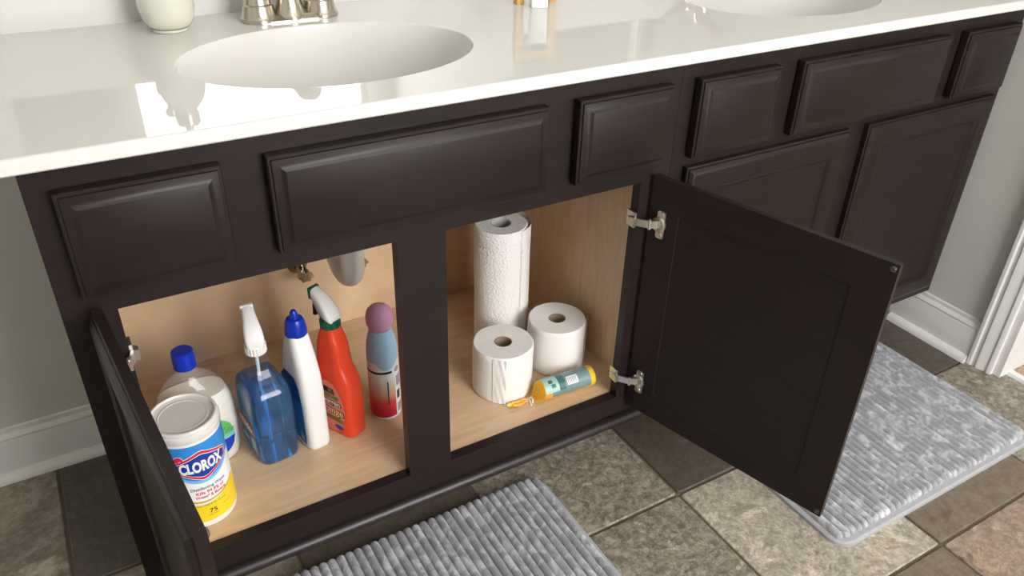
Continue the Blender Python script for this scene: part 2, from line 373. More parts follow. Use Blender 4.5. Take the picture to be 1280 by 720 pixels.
# bedroom beyond the doorway
BX = XR + .115
struct('floor_carpet', MB().box(XR + .045, 4.6, -2.6, 1.4, -.05, .004), 'carpet', 0)
struct('wall_bedroom_far', MB().box(4.6, 4.7, -2.6, 1.4, -.05, ZC), 'wall', 0)
struct('wall_bedroom_back', MB().box(BX, 4.7, 1.4, 1.5, -.05, ZC), 'wall', 0)
struct('wall_bedroom_front', MB().box(BX, 4.7, -2.7, -2.6, -.05, ZC), 'wall', 0)
struct('ceiling_bedroom', MB().box(BX, 4.7, -2.7, 1.5, ZC, ZC + .05), 'wall_white', 0)
win2 = struct('window_2', MB().box(4.58, 4.6, -1.7, -.1, .8, .86).box(4.58, 4.6, -1.7, -.1, 2.1, 2.16).box(4.58, 4.6, -1.7, -1.64, .8, 2.16).box(4.58, 4.6, -.16, -.1, .8, 2.16), 'trim')
build('pane', MB().box(4.59, 4.599, -1.64, -.16, .86, 2.1), 'glow2', win2, 0)
struct('trim_1', MB().prism([(XR + .028, -.003), (XR + .05, -.003), (XR + .048, .006), (XR + .032, .006)], 'y', DY0, DY1), 'trim')   # threshold strip
struct('trim_2', MB().box(XR - .002, BX + .002, DY1 - .018, DY1, 0, DH).box(XR - .002, BX + .002, DY0, DY0 + .018, 0, DH).box(XR - .002, BX + .002, DY0, DY1, DH - .018, DH), 'trim', 0)  # jamb
def casing(y_in, s, name):
    # profile in (offset from opening, thickness)
    pr = [(0, .0), (0, .010), (.004, .012), (.010, .0125), (.012, .010), (.018, .0105), (.030, .0155), (.036, .016), (.038, .0135), (.046, .014), (.050, .017), (.057, .017), (.058, .0)]
    struct(name, MB().prism([(XR - t, y_in + s * o) for o, t in pr], 'z', 0, DH + .055), 'trim', 25)
casing(DY1, 1, 'trim_3'); casing(DY0, -1, 'trim_4')
# baseboards with shoe moulding
BBP = [(0, 0), (.012, 0), (.012, .083), (.0105, .087), (.0115, .092), (.0085, .098), (.006, .101), (.0055, .110), (0, .111)]
SH = .017
QR = [(0, 0)] + [(SH * cos(radians(a)), SH * sin(radians(a))) for a in (0, 15, 30, 45, 60, 75, 90)]
bb = struct('baseboard_back', MB().prism([(YB - a, z) for a, z in BBP], 'x', XL, -.001), 'trim', 25)
build('shoe_molding', MB().prism([(YB - .012 - a, z) for a, z in QR], 'x', XL, -.001), 'trim', bb)
bb = struct('baseboard_right', MB().prism([(XR - a, z) for a, z in BBP], 'y', DY1 + .058, .084), 'trim', 25)
build('shoe_molding', MB().prism([(XR - .012 - a, z) for a, z in QR], 'y', DY1 + .06, .068), 'trim', bb)

# ------------------------------------------------------------ vanity cabinets
A, B, C = .0273, .2036, .2563
ZD1, ZD2 = .7752, .6425           # drawer fronts top / bottom
ZT, ZBT, ZR = .6112, .1591, .1181  # opening top, bottom rail top, rail bottom
ZDT, ZDB = .6242, .1421           # doors
DW, DHH, DTK = .403, ZDT - ZDB, .019
ZTOP, ZUN = .8238, .8055
FLZ = .157                        # cabinet floor
def drawer_front(x0, x1, parent):
    pr = [(.005, 0), (.005, -.003), (0, -.003), (0, -.0160), (.0012, -.0172), (.0040, -.0174), (.0048, -.0198), (.0075, -.0204), (.012, -.0216), (.0165, -.0238), (.0190, -.0252), (.0195, -.0254)]
    o = build('drawer_front', MB().framesweep(x0, x1, ZD2, ZD1, pr), 'espresso', parent, 22)
    return o
def door(parent, hinge_side, hinge_pt, rz, hinges=True):
    """local frame: hinge-side inner corner at origin, inner face y=0, outer face y=-.019"""
    s = 1 if hinge_side == 'left' else -1
    x0, x1 = (0, DW) if s == 1 else (-DW, 0)
    fw = .056
    pr = [(fw, -.001), (fw - .001, 0), (0, 0), (0, -.0112), (.0018, -.0122), (.0036, -.0124), (.0045, -.0145), (.009, -.0165), (.013, -.0187), (.015, -.019), (fw - .013, -.019), (fw - .0105, -.0178), (fw - .008, -.0175), (fw - .004, -.0135), (fw, -.0122)]
    e = bpy.data.objects.new('door', None); COL.objects.link(e); e.parent = parent; e.location = hinge_pt; e.rotation_euler = (0, 0, rz); e.empty_display_size = .03
    build('door_frame', MB().framesweep(x0, x1, 0, DHH, pr, closed=True), 'espresso', e, 22)
    build('panel', MB().box(x0 + fw - .002, x1 - fw + .002, -.0125, -.0016, fw - .002, DHH - fw + .002), 'espresso', e, 0)
    if hinges:
        for zc in (.068, .40):
            mb = MB()
            pl = rrect(zc - .025, zc + .025, .0165, .032, .004, 3)
            mb.rings([[(s * x, 0, z) for z, x in pl], [(s * x, .0018, z) for z, x in pl]], True, True)
            n = 20
            mb.rings([[(s * (.021 + r * cos(2 * pi * j / n)), y, zc + r * sin(2 * pi * j / n)) for j in range(n)] for r, y in ((.0135, 0), (.0135, .003), (.0115, .0042), (.009, .0025))], False, True)
            for dz in (-.019, .019):
                mb.rings([[(s * (.025 + r * cos(2 * pi * j / 12)), y, zc + dz + r * sin(2 * pi * j / 12)) for j in range(12)] for r, y in ((.0042, .0018), (.004, .0034), (.002, .0036))], False, True)
            # arm curving from the cup to the frame clip
            mb.add(*arm(s, zc))
            build('hinge', mb, 'steel', e, 35)
    nb = (DW - .0075)
    for zb in (.0085, DHH - .0085):
        build('bumper', MB().rings([[(s * nb + r * cos(2 * pi * j / 16), y, zb + r * sin(2 * pi * j / 16)) for j in range(16)] for r, y in ((.0048, 0), (.0048, .0012), (.0036, .0024), (.001, .0028))], True, True), 'clear_bump', e)
    return e
def arm(s, zc):
    mb = MB()
    pts = [(s * .021, .003), (s * .014, .010), (s * .006, .0145), (s * -.003, .0185), (s * -.0095, .0210)]
    rs = [[(x, y - .002, zc - .0065), (x, y - .002, zc + .0065), (x, y + .002, zc + .0065), (x, y + .002, zc - .0065)] for x, y in pts]
    mb.rings(rs, True, True)
    mb.tube([(s * .010, .0125, zc - .009), (s * .010, .0125, zc + .009)], .0028, 10)
    return mb.v, mb.f
def cabinet(x, label, opened):
    t = thing('vanity_cabinet', label, 'cabinet', (x, 0, 0), 0, None)
    ex = 'espresso'
    build('stile', MB().box(0, W - .8543, 0, .019, ZR, ZUN), ex, t, 0)
    build('stile', MB().box(.4219, .4984, 0, .019, ZBT, ZT), ex, t, 0)
    build('stile', MB().box(.8543, W - .0006, 0, .019, ZR, ZUN), ex, t, 0)
    build('rail', MB().box(W - .8543, .8543, 0, .019, ZR, ZBT), ex, t, 0)
    build('rail', MB().box(W - .8543, .8543, 0, .019, ZT, ZUN), ex, t, 0)
    # carcass
    sp = [(.019, ZR), (.088, ZR), (.088, 0), (.507, 0), (.507, ZUN), (.019, ZUN)]
    for x0, x1, xi in ((0, .014, .0165), (W - .0146, W - .0006, W - .0171)):
        build('side_panel', MB().prism(sp, 'x', x0, x1), ex, t, 0)
        xa, xb = sorted((x1 if x0 == 0 else x0, xi))
        build('side_lining', MB().box(xa, xb, .019, .497, FLZ - .016, ZUN), 'maple', t, 0)
    build('bottom_panel', MB().box(.0165, W - .0171, .019, .497, FLZ - .016, FLZ), 'maple', t, 0)
    build('back_panel', MB().box(.0165, W - .0171, .497, .506, FLZ - .016, ZUN), 'maple', t, 0)
    build('toe_board', MB().box(.014, W - .0146, .086, .098, 0, ZR), ex, t, 0)
    R2 = .017
    q = [(0, 0)] + [(R2 * cos(radians(a)), R2 * sin(radians(a))) for a in (0, 15, 30, 45, 60, 75, 90)]
    build('shoe_molding', MB().prism([(.086 - a, z) for a, z in q], 'x', 0, W - (.0006 if opened else .031)), 'toe', t)
    for x0, x1 in ((A, B), (C, W - C), (W - B, W - A)): drawer_front(x0, x1, t)
    if opened:
        door(t, 'left', (.0428, -.0105, ZDB), radians(-85.4))
        door(t, 'right', (.8744, -.0085, ZDB), radians(105.3))
        for zc in (.068, .40):
            for sx, fx in ((1, .8543), (-1, W - .8543)):
                z = ZDB + zc; s = sx
                mb = MB().box(min(fx, fx - s * .004), max(fx, fx - s * .004), .001, .0215, z - .014, z + .014)
                mb.box(min(fx - s * .004, fx - s * .010), max(fx - s * .004, fx - s * .010), -.004, .006, z - .0075, z + .0075)
                mb.tube([(fx - s * .004, .014, z), (fx - s * .0075, .014, z)], .0042, 10)
                build('hinge_clip', mb, 'steel', t, 35)
        for px_, pz in ((.30, .475), (.33, .43)):
            build('screw_hole', MB().lathe([(.0022, 0), (.0022, .0008)], 10), 'dark_dot', t).matrix_local = Matrix.Translation((W - .0171, px_, pz)) @ Matrix.Rotation(-pi / 2, 4, 'Y')
    else:
        door(t, 'left', (A, 0, ZDB), 0, False); door(t, 'right', (W - A, 0, ZDB), 0, False)
    return t
cabinet(0, 'espresso vanity cabinet with both doors open, holding cleaning bottles and paper rolls', True)
cabinet(W, 'espresso vanity cabinet with both doors closed, beside the wall with the white door casing', False)

# ------------------------------------------------------------ countertop with two integral bowls
def countertop():
    x0, x1, yf, yb = -.022, XR - .001, -.025, .507
    rb = .005
    N = 64; mb = MB()
    a, b, cy = .216, .159, .2155
    cxs = (.4255, 1.3425); bowls = []
    ys, ye = yf + rb, yb
    xb = [x0, .4255 - .27, .4255 + .27, 1.3425 - .27, 1.3425 + .27, x1]
    for k in (0, 2, 4):
        mb.add([(xb[k], ys, ZTOP), (xb[k + 1], ys, ZTOP), (xb[k + 1], ye, ZTOP), (xb[k], ye, ZTOP)], [(0, 1, 2, 3)])
    for cx in cxs:
        X0, X1 = cx - .27, cx + .27
        def onrect(t):
            dx, dy = cos(t) * a, sin(t) * b
            k = min(((X1 - cx) / dx if dx > 1e-9 else (X0 - cx) / dx if dx < -1e-9 else 1e9), ((ye - cy) / dy if dy > 1e-9 else (ys - cy) / dy if dy < -1e-9 else 1e9))
            return (cx + dx * k, cy + dy * k, ZTOP)
        ts = [2 * pi * (j + .5) / N for j in range(N)]
        ring = []
        outer = [onrect(t) for t in ts]
        # put the corners in by snapping the closest ring point
        for cxn in ((X0, ys), (X1, ys), (X0, ye), (X1, ye)):
            j = min(range(N), key=lambda i: (outer[i][0] - cxn[0]) ** 2 + (outer[i][1] - cxn[1]) ** 2); outer[j] = (cxn[0], cxn[1], ZTOP)
        rs = [outer]
        prof = [(1.03, 0), (1.012, 0), (1.008, -.0001), (1.004, -.0007), (1.0, -.0022), (.996, -.005), (.965, -.024), (.92, -.05), (.84, -.08), (.72, -.106), (.55, -.125), (.35, -.136), (.15, -.1395), (.1, -.1405)]
        full = [[(cx + a * s * cos(t), cy + b * s * sin(t), ZTOP + dz) for t in ts] for s, dz in prof]
        mb.rings(rs + full[:6], False, False)
        bowls.append(MB().rings(full[5:], False, True))
        # outside of the bowl, under the slab
        rs = [[(cx + a * (s + .03) * cos(t), cy + b * (s + .04) * sin(t), ZTOP + dz - .008) for t in ts] for s, dz in prof[5:]]
        mb.rings(rs, False, True)
    # front bullnose, underside and ends
    pf = [(ys, ZTOP)] + [(ys - rb * sin(radians(q)), ZTOP - rb + rb * cos(radians(q))) for q in (20, 40, 60, 80, 90)] + [(yf, ZUN + .002), (yf + .002, ZUN), (.015, ZUN)]
    mb.rings([[(x0, y, z) for y, z in pf], [(x1, y, z) for y, z in pf]], False, False, ring_closed=False)
    for x in (x0, x1): mb.add([(x, y, z) for y, z in pf] + [(x, ye, ZUN), (x, ye, ZTOP)], [tuple(range(len(pf) + 2))])
    mb.add([(x0, ye, ZUN), (x1, ye, ZUN), (x1, ye, ZTOP), (x0, ye, ZTOP)], [(0, 1, 2, 3)])
    t = thing('vanity_countertop', 'glossy white vanity countertop with two moulded oval sink bowls', 'countertop', (0, 0, 0))
    build('slab', mb, 'counter', t, 28)
    for bw in bowls: build('sink_bowl', bw, 'bowl', t, 60)
    build('backsplash', MB().cbox(x0, x1, yb, YB, ZUN, ZTOP + .10, .003), 'counter', t, 35)
    for cx in cxs:
        build('drain', MB().lathe([(.0, ZTOP - .1400), (.022, ZTOP - .1398), (.021, ZTOP - .137), (.017, ZTOP - .1365), (.015, ZTOP - .1385), (0, ZTOP - .1385)], 28, (cx, cy), False, False), 'nickel', t)
countertop()
mir = thing('wall_mirror', 'large frameless wall mirror above the white backsplash', 'mirror', (0, 0, 0))
build('glass', MB().box(.0, XR - .02, YB - .006, YB, ZTOP + .104, 1.98), 'mirror', mir, 0)

# ------------------------------------------------------------ faucets
def faucet(x, label):
    t = thing('sink_faucet', label, 'faucet', (x, .432, ZTOP), 0, 'faucets on the countertop')
    mb = MB()
    rs = []
    for z, g in ((0, -.002), (.003, -.002), (.006, -.006), (.009, -.010), (.010, -.011)):
        rs.append([(px_, py_, z) for px_, py_ in srect(.077 + g, .030 + g, 5, 48)])
    build('base_plate', mb.rings(rs, True, True), 'nickel', t)
    flare = [(.0300, .001), (.0300, .006), (.0280, .009), (.0262, .014), (.0250, .022), (.0245, .026), (.0215, .028), (.0205, .034), (.0195, .046), (.0185, .050), (.016, .053)]
    for sx in (-.0508, .0508):
        build('handle_pedestal', MB().lathe(flare, 32, (sx, 0)), 'nickel', t)
        h = build('handle', MB().lathe([(.015, .053), (.0175, .057), (.018, .064), (.015, .070), (.007, .073)], 28, (sx, 0)).tube([(sx, 0, .064), (sx + math.copysign(.025, sx), .0, .067), (sx + math.copysign(.05, sx), .0, .070)], [.008, .0065, .006], 12), 'nickel', t)
    build('spout_pedestal', MB().lathe([(.0290, .001), (.0290, .007), (.0260, .012), (.0225, .020), (.0195, .030), (.0185, .042), (.0180, .06)], 32), 'nickel', t)
    pts = [(0, 0, .055), (0, -.001, .075), (0, -.006, .092), (0, -.020, .106), (0, -.046, .110), (0, -.074, .102), (0, -.090, .086), (0, -.094, .076)]
    build('spout', MB().tube(pts, [.018, .0178, .0175, .017, .0165, .016, .0150, .0145], 20), 'nickel', t)
    return t
faucet(.430, 'brushed nickel faucet behind the sink over the open cabinet')
faucet(1.3425, 'brushed nickel faucet behind the sink over the closed cabinet')

# soap dispenser
t = thing('soap_dispenser', 'pearly glass soap dispenser with metal pump on the countertop beside the sink', 'soap dispenser', (.2410, .4320, ZTOP))
build('glass_base', MB().lathe([(.020, 0), (.0265, .0008), (.0285, .0035), (.0290, .0050), (.024, .0052)], 40), 'pearl_base', t)
build('bottle', MB().lathe([(.022, .0050), (.0285, .0062), (.0340, .0105), (.0385, .020), (.0412, .034), (.0418, .052), (.0395, .072), (.036, .094), (.031, .110), (.022, .122), (.0165, .127), (.0165, .134)], 48), 'pearl', t)
build('pump', MB().lathe([(.019, .132), (.019, .150), (.017, .153), (.008, .155), (.0065, .157), (.0065, .180), (.011, .182), (.0125, .190), (.010, .196)], 28).tube([(0, 0, .188), (.02, -.004, .190), (.04, -.008, .187), (.046, -.009, .181)], [.006, .0055, .005, .0045], 12), 'nickel', t)

# wooden stand with white box further along the counter
t = thing('wooden_stand', 'small tan wooden stand with two upright legs on the countertop between the sinks', 'stand', (.862, .362, ZTOP))
for dx, dy in ((-.033, .0), (.034, -.004)): build('leg', MB().cbox(dx - .0075, dx + .0075, dy - .007, dy + .007, 0, .105, .0012), 'wood_tan', t)
build('crossbar', MB().cbox(-.0255, .0265, -.009, .005, .088, .100, .001), 'wood_tan', t)
t = thing('white_box', 'small white box on the countertop in front of the wooden stand', 'box', (.851, .3290, ZTOP), radians(-22))
build('body', MB().cbox(-.015, .015, -.012, .012, 0, .055, .002), 'white', t); build('lid', MB().cbox(-.0157, .0157, -.0127, .0127, .055, .062, .0015), 'white', t)

# ------------------------------------------------------------ plumbing under the sink
t = thing('sink_drain_pipe', 'white plastic drain trap hanging below the sink inside the open cabinet', 'drain pipe', (.4255, .2155, 0))
pr_ = .0205; zb = .464; rr = .042
pts = [(0, 0, .677), (0, 0, .60), (0, 0, zb)]
bend = [(0, rr - rr * cos(radians(a)), zb - rr * .9 * sin(radians(a))) for a in range(12, 181, 14)]
build('tailpiece', MB().tube([(0, 0, .676), (0, 0, .54)], .0175, 24), 'pvc', t)
build('trap_bend', MB().tube([(0, 0, .545), (0, 0, zb)] + bend + [(0, 2 * rr, zb + .03)], pr_, 24), 'pvc', t)
for y_, z_ in ((0, .53), (2 * rr, zb + .018)):
    build('slip_nut', MB().lathe([(.0205, z_ - .012), (.0235, z_ - .011), (.0245, z_ + .010), (.020, z_ + .012)], 24, (0, y_)), 'pvc', t)
build('wall_arm', MB().tube([(0, 2 * rr, zb + .028), (0, 2 * rr + .004, zb + .05), (0, 2 * rr + .02, zb + .062), (0, .26, zb + .066), (0, .2812, zb + .066)], .0175, 20), 'pvc', t)
for vx, lab in ((.402, 'metal shutoff valve on the cabinet back, behind the spray bottle with green nozzle'), (.517, 'metal shutoff valve on the cabinet back, beside the centre stile')):
    t = thing('shutoff_valve', lab, 'valve', (vx, .497, .326), 0, 'shutoff valves under the sink')
    build('body', MB().tube([(0, -.0005, 0), (0, -.045, 0)], .0095, 14).tube([(0, -.03, -.002), (0, -.03, .032)], .009, 14), 'chrome', t)
    build('escutcheon', MB().tube([(0, -.0004, 0), (0, -.003, 0), (0, -.007, 0)], [.021, .02, .011], 24), 'chrome', t)
    mb = MB().prism([((.0135 + .0022 * cos(6 * a_)) * cos(a_), (.0105 + .0018 * cos(6 * a_)) * sin(a_)) for a_ in [2 * pi * j / 36 for j in range(36)]], 'y', -.060, -.048).tube([(0, -.044, 0), (0, -.05, 0)], .005, 12)
    build('handle', mb, 'chrome', t)
    build('packing_nut', MB().tube([(0, -.036, 0), (0, -.047, 0)], .0125, 6), 'chrome', t, 20)
    build('compression_nut', MB().tube([(0, -.03, .030), (0, -.03, .043)], .0095, 6), 'chrome', t)
    build('supply_line', MB().tube([(0, -.03, .04), (0, -.03, .10), ((vx - .45) * .25, -.034, .22), ((vx - .45) * .35, -.04, .36), ((vx - .45) * .35, -.04, .43)], .005, 10), 'chrome', t)

# ------------------------------------------------------------ bath mats
def bath_mat(x0, x1, y0, y1, label, rot=0):
    cx, cy = (x0 + x1) / 2, (y0 + y1) / 2; hx, hy = (x1 - x0) / 2, (y1 - y0) / 2
    t = thing('bath_mat', label, 'bath mat', (cx, cy, 0), rot)
    rc = .035
    mb = MB()
    o1 = rrect(-hx, hx, -hy, hy, rc, 8); o2 = rrect(-hx + .004, hx - .004, -hy + .004, hy - .004, rc - .004, 8)
    build('hem', mb.rings([[(x, y, 0) for x, y in o1], [(x, y, .007) for x, y in o1], [(x, y, .0095) for x, y in o2]], True, True), 'hem', t)
    inset = .009; pitch = (2 * (hx - inset)) / round(2 * (hx - inset) / .0157); n = round(2 * (hx - inset) / pitch)
    UU = [-1, -.992, -.98, -.965] + [-.94 + 1.88 * q / 18 for q in range(19)] + [.965, .98, .992, 1]; K = len(UU) - 1; S = 8
    rnd = random.Random(int(abs(cx) * 1000))
    for i in range(n):
        xc = -hx + inset + pitch * (i + .5)
        d = max(0, abs(xc) - (hx - rc)); L = hy - .0075 - (rc - sqrt(max(0, rc * rc - d * d)))
        rs = []
        for k in range(K + 1):
            u = UU[k]
            # round both ends
            e = 1.0; dist = L * (1 - abs(u)); re = .009
            if dist < re: e = sqrt(max(.02, 1 - (1 - dist / re) ** 2))
            wv = .0003 * sin(k * 1.1 + i * 2.3); hgt = (.0125 + rnd.uniform(-.0003, .0003)) * e
            ww = pitch * .53 * (0.55 + .45 * e)
            rs.append([(xc + wv - ww * cos(pi * q / S), u * L + .0055, .0088 + hgt * sin(pi * q / S)) for q in range(S + 1)])
        mb = MB().rings(rs, True, True, ring_closed=False)
        build('ridge', mb, 'plush', t, 60)
    return t
bath_mat(.099, .699, -.392, .022, 'grey ribbed plush bath mat on the tiles in front of the open cabinet')
bath_mat(1.080, 1.682, -.400, .012, 'grey ribbed plush bath mat on the tiles in front of the closed cabinet')

# ------------------------------------------------------------ paper rolls
def roll(name, label, x, y, r, rc, h, cat, flap_ang, group=None, tall=False):
    t = thing(name, label, cat, (x, y, FLZ), 0, group)
    n = 72; rnd = random.Random(int(x * 1e4)); prof = []
    def rad(a, z): return r * (1 + .006 * sin(3 * a + z * 30) + .004 * sin(7 * a - z * 55))
    zs = [0, .003] + [h * k / 10 for k in range(1, 10)] + [h - .003, h]
    rs = []
    for z in zs:
        e = -.0022 if z in (0, h) else 0
        rs.append([((rad(2 * pi * j / n, z) + e) * cos(2 * pi * j / n), (rad(2 * pi * j / n, z) + e) * sin(2 * pi * j / n), z) for j in range(n)])
    rs.append([(rc * cos(2 * pi * j / n), rc * sin(2 * pi * j / n), h - .0006) for j in range(n)])
    rs.append([(rc * cos(2 * pi * j / n), rc * sin(2 * pi * j / n), 0) for j in range(n)])
    build('paper', MB().rings(rs, closed=True), 'quilt' if tall else 'paper', t, 40)
    m2 = 40
    build('core', MB().rings([[(q * cos(2 * pi * j / m2), q * sin(2 * pi * j / m2), z) for j in range(m2)] for q, z in ((rc - .0003, .0005), (rc - .0003, h - .001), (rc - .0018, h - .001), (rc - .0018, .0005))], closed=True), 'card' if not tall else 'core_grey', t)
    # loose end of the sheet: lies on the roll, lifting away at its edge
    vs = []; K = 14; Zn = 10
    for k in range(K + 1):
        a = flap_ang + (1.95 if tall else .42) * k / K
        lift = .0012 + (.017 if tall else .0035) * (k / K) ** (1.1 if tall else 1.5)
        for q in range(Zn + 1):
            z = .002 + (h - .003) * q / Zn
            rr_ = rad(a, z) + lift + (0 if tall else .0012 * sin(q * 1.3 + k) * k / K)
            vs.append((rr_ * cos(a), rr_ * sin(a), z))
    fs = [(k * (Zn + 1) + q, (k + 1) * (Zn + 1) + q, (k + 1) * (Zn + 1) + q + 1, k * (Zn + 1) + q + 1) for k in range(K) for q in range(Zn)]
    o = mesh_raw('loose_sheet', vs, fs, 'quilt' if tall else 'paper', t)
    for p in o.data.polygons: p.use_smooth = True
    return t
def quilt():
    m, nt, p = base_mat('quilted_paper_towel'); p.inputs['Base Color'].default_value = rgb(234, 231, 228); p.inputs['Roughness'].default_value = .95; p.inputs['Specular IOR Level'].default_value = .1
    tc = nd(nt, 'ShaderNodeTexCoord'); v = nd(nt, 'ShaderNodeTexVoronoi'); v.inputs['Scale'].default_value = 210
    nt.links.new(tc.outputs['Object'], v.inputs['Vector'])
    b = nd(nt, 'ShaderNodeBump'); b.inputs['Strength'].default_value = .6; b.inputs['Distance'].default_value = .002
    nt.links.new(v.outputs['Distance'], b.inputs['Height']); nt.links.new(b.outputs[0], p.inputs['Normal']); return m
M['quilt'] = quilt(); M['core_grey'] = mat('grey_core', rgb(178, 180, 180), .9)
roll('toilet_paper_roll', 'toilet paper roll with a loose sheet edge beside the film-wrapped yellow pack tail', .682, .1415, .0585, .0175, .105, 'toilet paper', radians(-138), 'toilet paper rolls in the cabinet')
roll('toilet_paper_roll', 'toilet paper roll against the cabinet side, behind the film-wrapped yellow pack', .8165, .1600, .0580, .0175, .105, 'toilet paper', radians(-42), 'toilet paper rolls in the cabinet')
roll('paper_towel_roll', 'tall embossed paper towel roll standing behind the toilet paper rolls', .752, .279, .0525, .021, .279, 'paper towel', radians(-70), None, True)

# ------------------------------------------------------------ disinfecting wipes canister
t = thing('wipes_canister', 'white disinfecting wipes canister with blue and yellow label in front of the soap refill bottle', 'wipes canister', (.1055, .1035, FLZ))
RB = .0505
build('body', MB().lathe([(.047, 0), (.0495, .0015), (.0503, .006), (.0503, .172), (.0498, .175)], 56), 'white', t)
lid = build('lid', MB().lathe([(.0510, .1735), (.0518, .175), (.0518, .184), (.0512, .186), (.0500, .1865), (.0500, .191), (.0485, .193), (.0460, .1932), (.0445, .1905), (.042, .1895), (.037, .1888), (.0362, .1895), (.0345, .1895), (.0337, .1888), (.0, .1886)], 56, (0, 0), True, False), 'lid', t)
zl = lambda v: .322 - (v - 553) * .001557 - FLZ
a0 = radians(8)
cyl_patch('label_blue', RB, -pi * .98, pi * .98, zl(551), zl(600), 'pblue', t, 60)
cyl_patch('label_white', RB + .0001, -pi * .98, pi * .98, lambda a: zl(599) + .020 * min(1.2, ((a - a0) / .9) ** 2), zl(625), 'pwhite', t, 60)
cyl_patch('label_pale_rim', RB + .0002, a0 - 1.3, a0 + 1.3, lambda a: zl(597) + .020 * ((a - a0) / .9) ** 2 + .002, lambda a: zl(599) + .020 * ((a - a0) / .9) ** 2 - .001, 'plblue', t, 48)
cyl_patch('label_yellow', RB + .0002, -pi * .98, pi * .98, lambda a: zl(628) + .013 * min(1.4, abs((a - a0 + .25) / .9) ** 2), zl(651), 'pyellow', t, 60)
cyl_patch('label_gold_arc', RB + .0003, a0 - .75, a0 + 1.0, lambda a: zl(623) + .011 * abs((a - a0 + .1) / .9) ** 2, lambda a: zl(625.2) + .011 * abs((a - a0 + .1) / .9) ** 2, 'pgold', t, 30)
cz = zl(577.5)
def hexa(hw, flat_, hh):
    hw, flat_ = hw / RB, flat_ / RB
    def half(a):
        d = abs(a - a0)
        return hh if d <= flat_ * .25 else hh * max(.0, 1 - (d - flat_ * .25) / (hw - flat_ * .25)) * .72 + hh * .28
    return half
for nm, hw, hh, mm, dr in (('emblem_border', .0455, .0285, 'pwhite', .0004), ('emblem_red', .0442, .0272, 'pred', .0006), ('emblem_line', .0410, .0222, 'pwhite', .0008), ('emblem_blue', .0400, .0210, 'pnavy', .0010)):
    hf = hexa(hw, .012, hh)
    cyl_patch(nm, RB + dr, a0 - hw / RB, a0 + hw / RB, lambda a, hf=hf: cz + hf(a), lambda a, hf=hf: cz - hf(a), mm, t, 40)
cyl_text('lettering', 'CLOROX', RB + .0014, a0, cz, 'pwhite', t, width=.068, height=.0215, bold=.045)
cyl_text('lettering', 'Disinfecting Wipes', RB + .0006, a0 + .06, zl(606.5), 'ptext', t, width=.056, height=.0075, bold=.012)
cyl_text('lettering', 'Kills 99.9% of', RB + .0006, a0 + .08, zl(612), 'pred', t, width=.045, height=.0065, bold=.02)
cyl_text('lettering', 'Viruses* & Bacteria', RB + .0006, a0 + .08, zl(617), 'pred', t, width=.050, height=.0062, bold=.02)
cyl_text('lettering', '75', RB + .0006, a0 + .02, zl(638), 'pblack', t, width=.012, height=.0085, bold=.01)
cyl_text('lettering', 'WET WIPES', RB + .0006, a0 + .02, zl(643.2), 'pblack', t, width=.016, height=.0024)
cyl_text('lettering', 'Kills Cold & Flu Viruses', RB + .0006, a0 + .03, zl(629), 'ptext', t, width=.046, height=.003)
cyl_text('lettering', 'Crisp Lemon Scent', RB + .0006, a0 + .5, zl(637), 'pblack', t, width=.016, height=.0025)
vs = []; n = 24
for rdx, mm, dr in ((.0072, 'pwhite', .0004), (.0064, 'pmag', .0006)):
    aa = a0 - .62; zz = zl(566)
    mesh_raw('round_badge', [((RB + dr) * sin(aa + rdx * cos(2 * pi * j / n) / RB), -(RB + dr) * cos(aa + rdx * cos(2 * pi * j / n) / RB), zz + rdx * sin(2 * pi * j / n)) for j in range(n)], [tuple(range(n))], mm, t)

# ------------------------------------------------------------ soap refill bottle
t = thing('soap_refill_bottle', 'clear refill bottle of white liquid soap with a blue cap, behind the wipes canister', 'bottle', (.133, .2150, FLZ), radians(4))
prof = [(0, .052, .030), (.003, .056, .034), (.02, .0605, .037), (.07, .063, .038), (.115, .062, .0375), (.138, .057, .035), (.155, .048, .031), (.167, .037, .0265), (.176, .026, .0215), (.182, .0185, .0175), (.186, .016, .016), (.197, .0155, .0155)]
build('bottle', loft(prof, 2.6, 48, True, False), 'clear_bottle', t, 60)
sh = [(z + (.0012 if z < .001 else 0), hx - .0015, hy - .0015) for z, hx, hy in prof if z <= .115] + [(.130, .0575, .0345), (.1435, .0525, .0315)]
build('liquid_soap', loft(sh, 2.6, 48), 'cream_liquid', t, 50)
build('cap', MB().lathe([(.0165, .196), (.0178, .197), (.0178, .222), (.0170, .2265), (.0150, .228)], 40), 'blue_cap', t)
# leaf label on the front, following the curved face
def front_patch(name, outline, m, parent, hx, hy, e, dy):
    vs = []
    for x, z in outline:
        y = -hy * max(0, 1 - abs(x / hx) ** e) ** (1 / e) - dy; vs.append((x, y, z))
    return vs
def soap_label(name, x0, x1, zlo, zhi, m, dy):
    n = 20; vs = []; fs = []
    for i in range(n + 1):
        x = x0 + (x1 - x0) * i / n; y = -.0385 * max(0, 1 - abs(x / .0635) ** 2.6) ** (1 / 2.6) - dy
        vs += [(x, y, zlo(x)), (x, y, zhi(x))]
    fs = [(2 * i, 2 * i + 2, 2 * i + 3, 2 * i + 1) for i in range(n)]
    mesh_raw(name, vs, fs, m, t)
el = lambda x: sqrt(max(0, 1 - ((x - .005) / .043) ** 2))
soap_label('label_green', -.038, .048, lambda x: .063, lambda x: .063 + max(0, .038 * el(x)), 'pgreen', .0008)
soap_label('label_teal', -.038, .048, lambda x: .052 + .10 * (x - .005) * .2, lambda x: .0632, 'pteal', .0008)
soap_label('label_blue', -.038, .048, lambda x: .0535 - max(0.0005, .034 * el(x)), lambda x: .053 + .02 * (x - .005), 'proyal', .001)
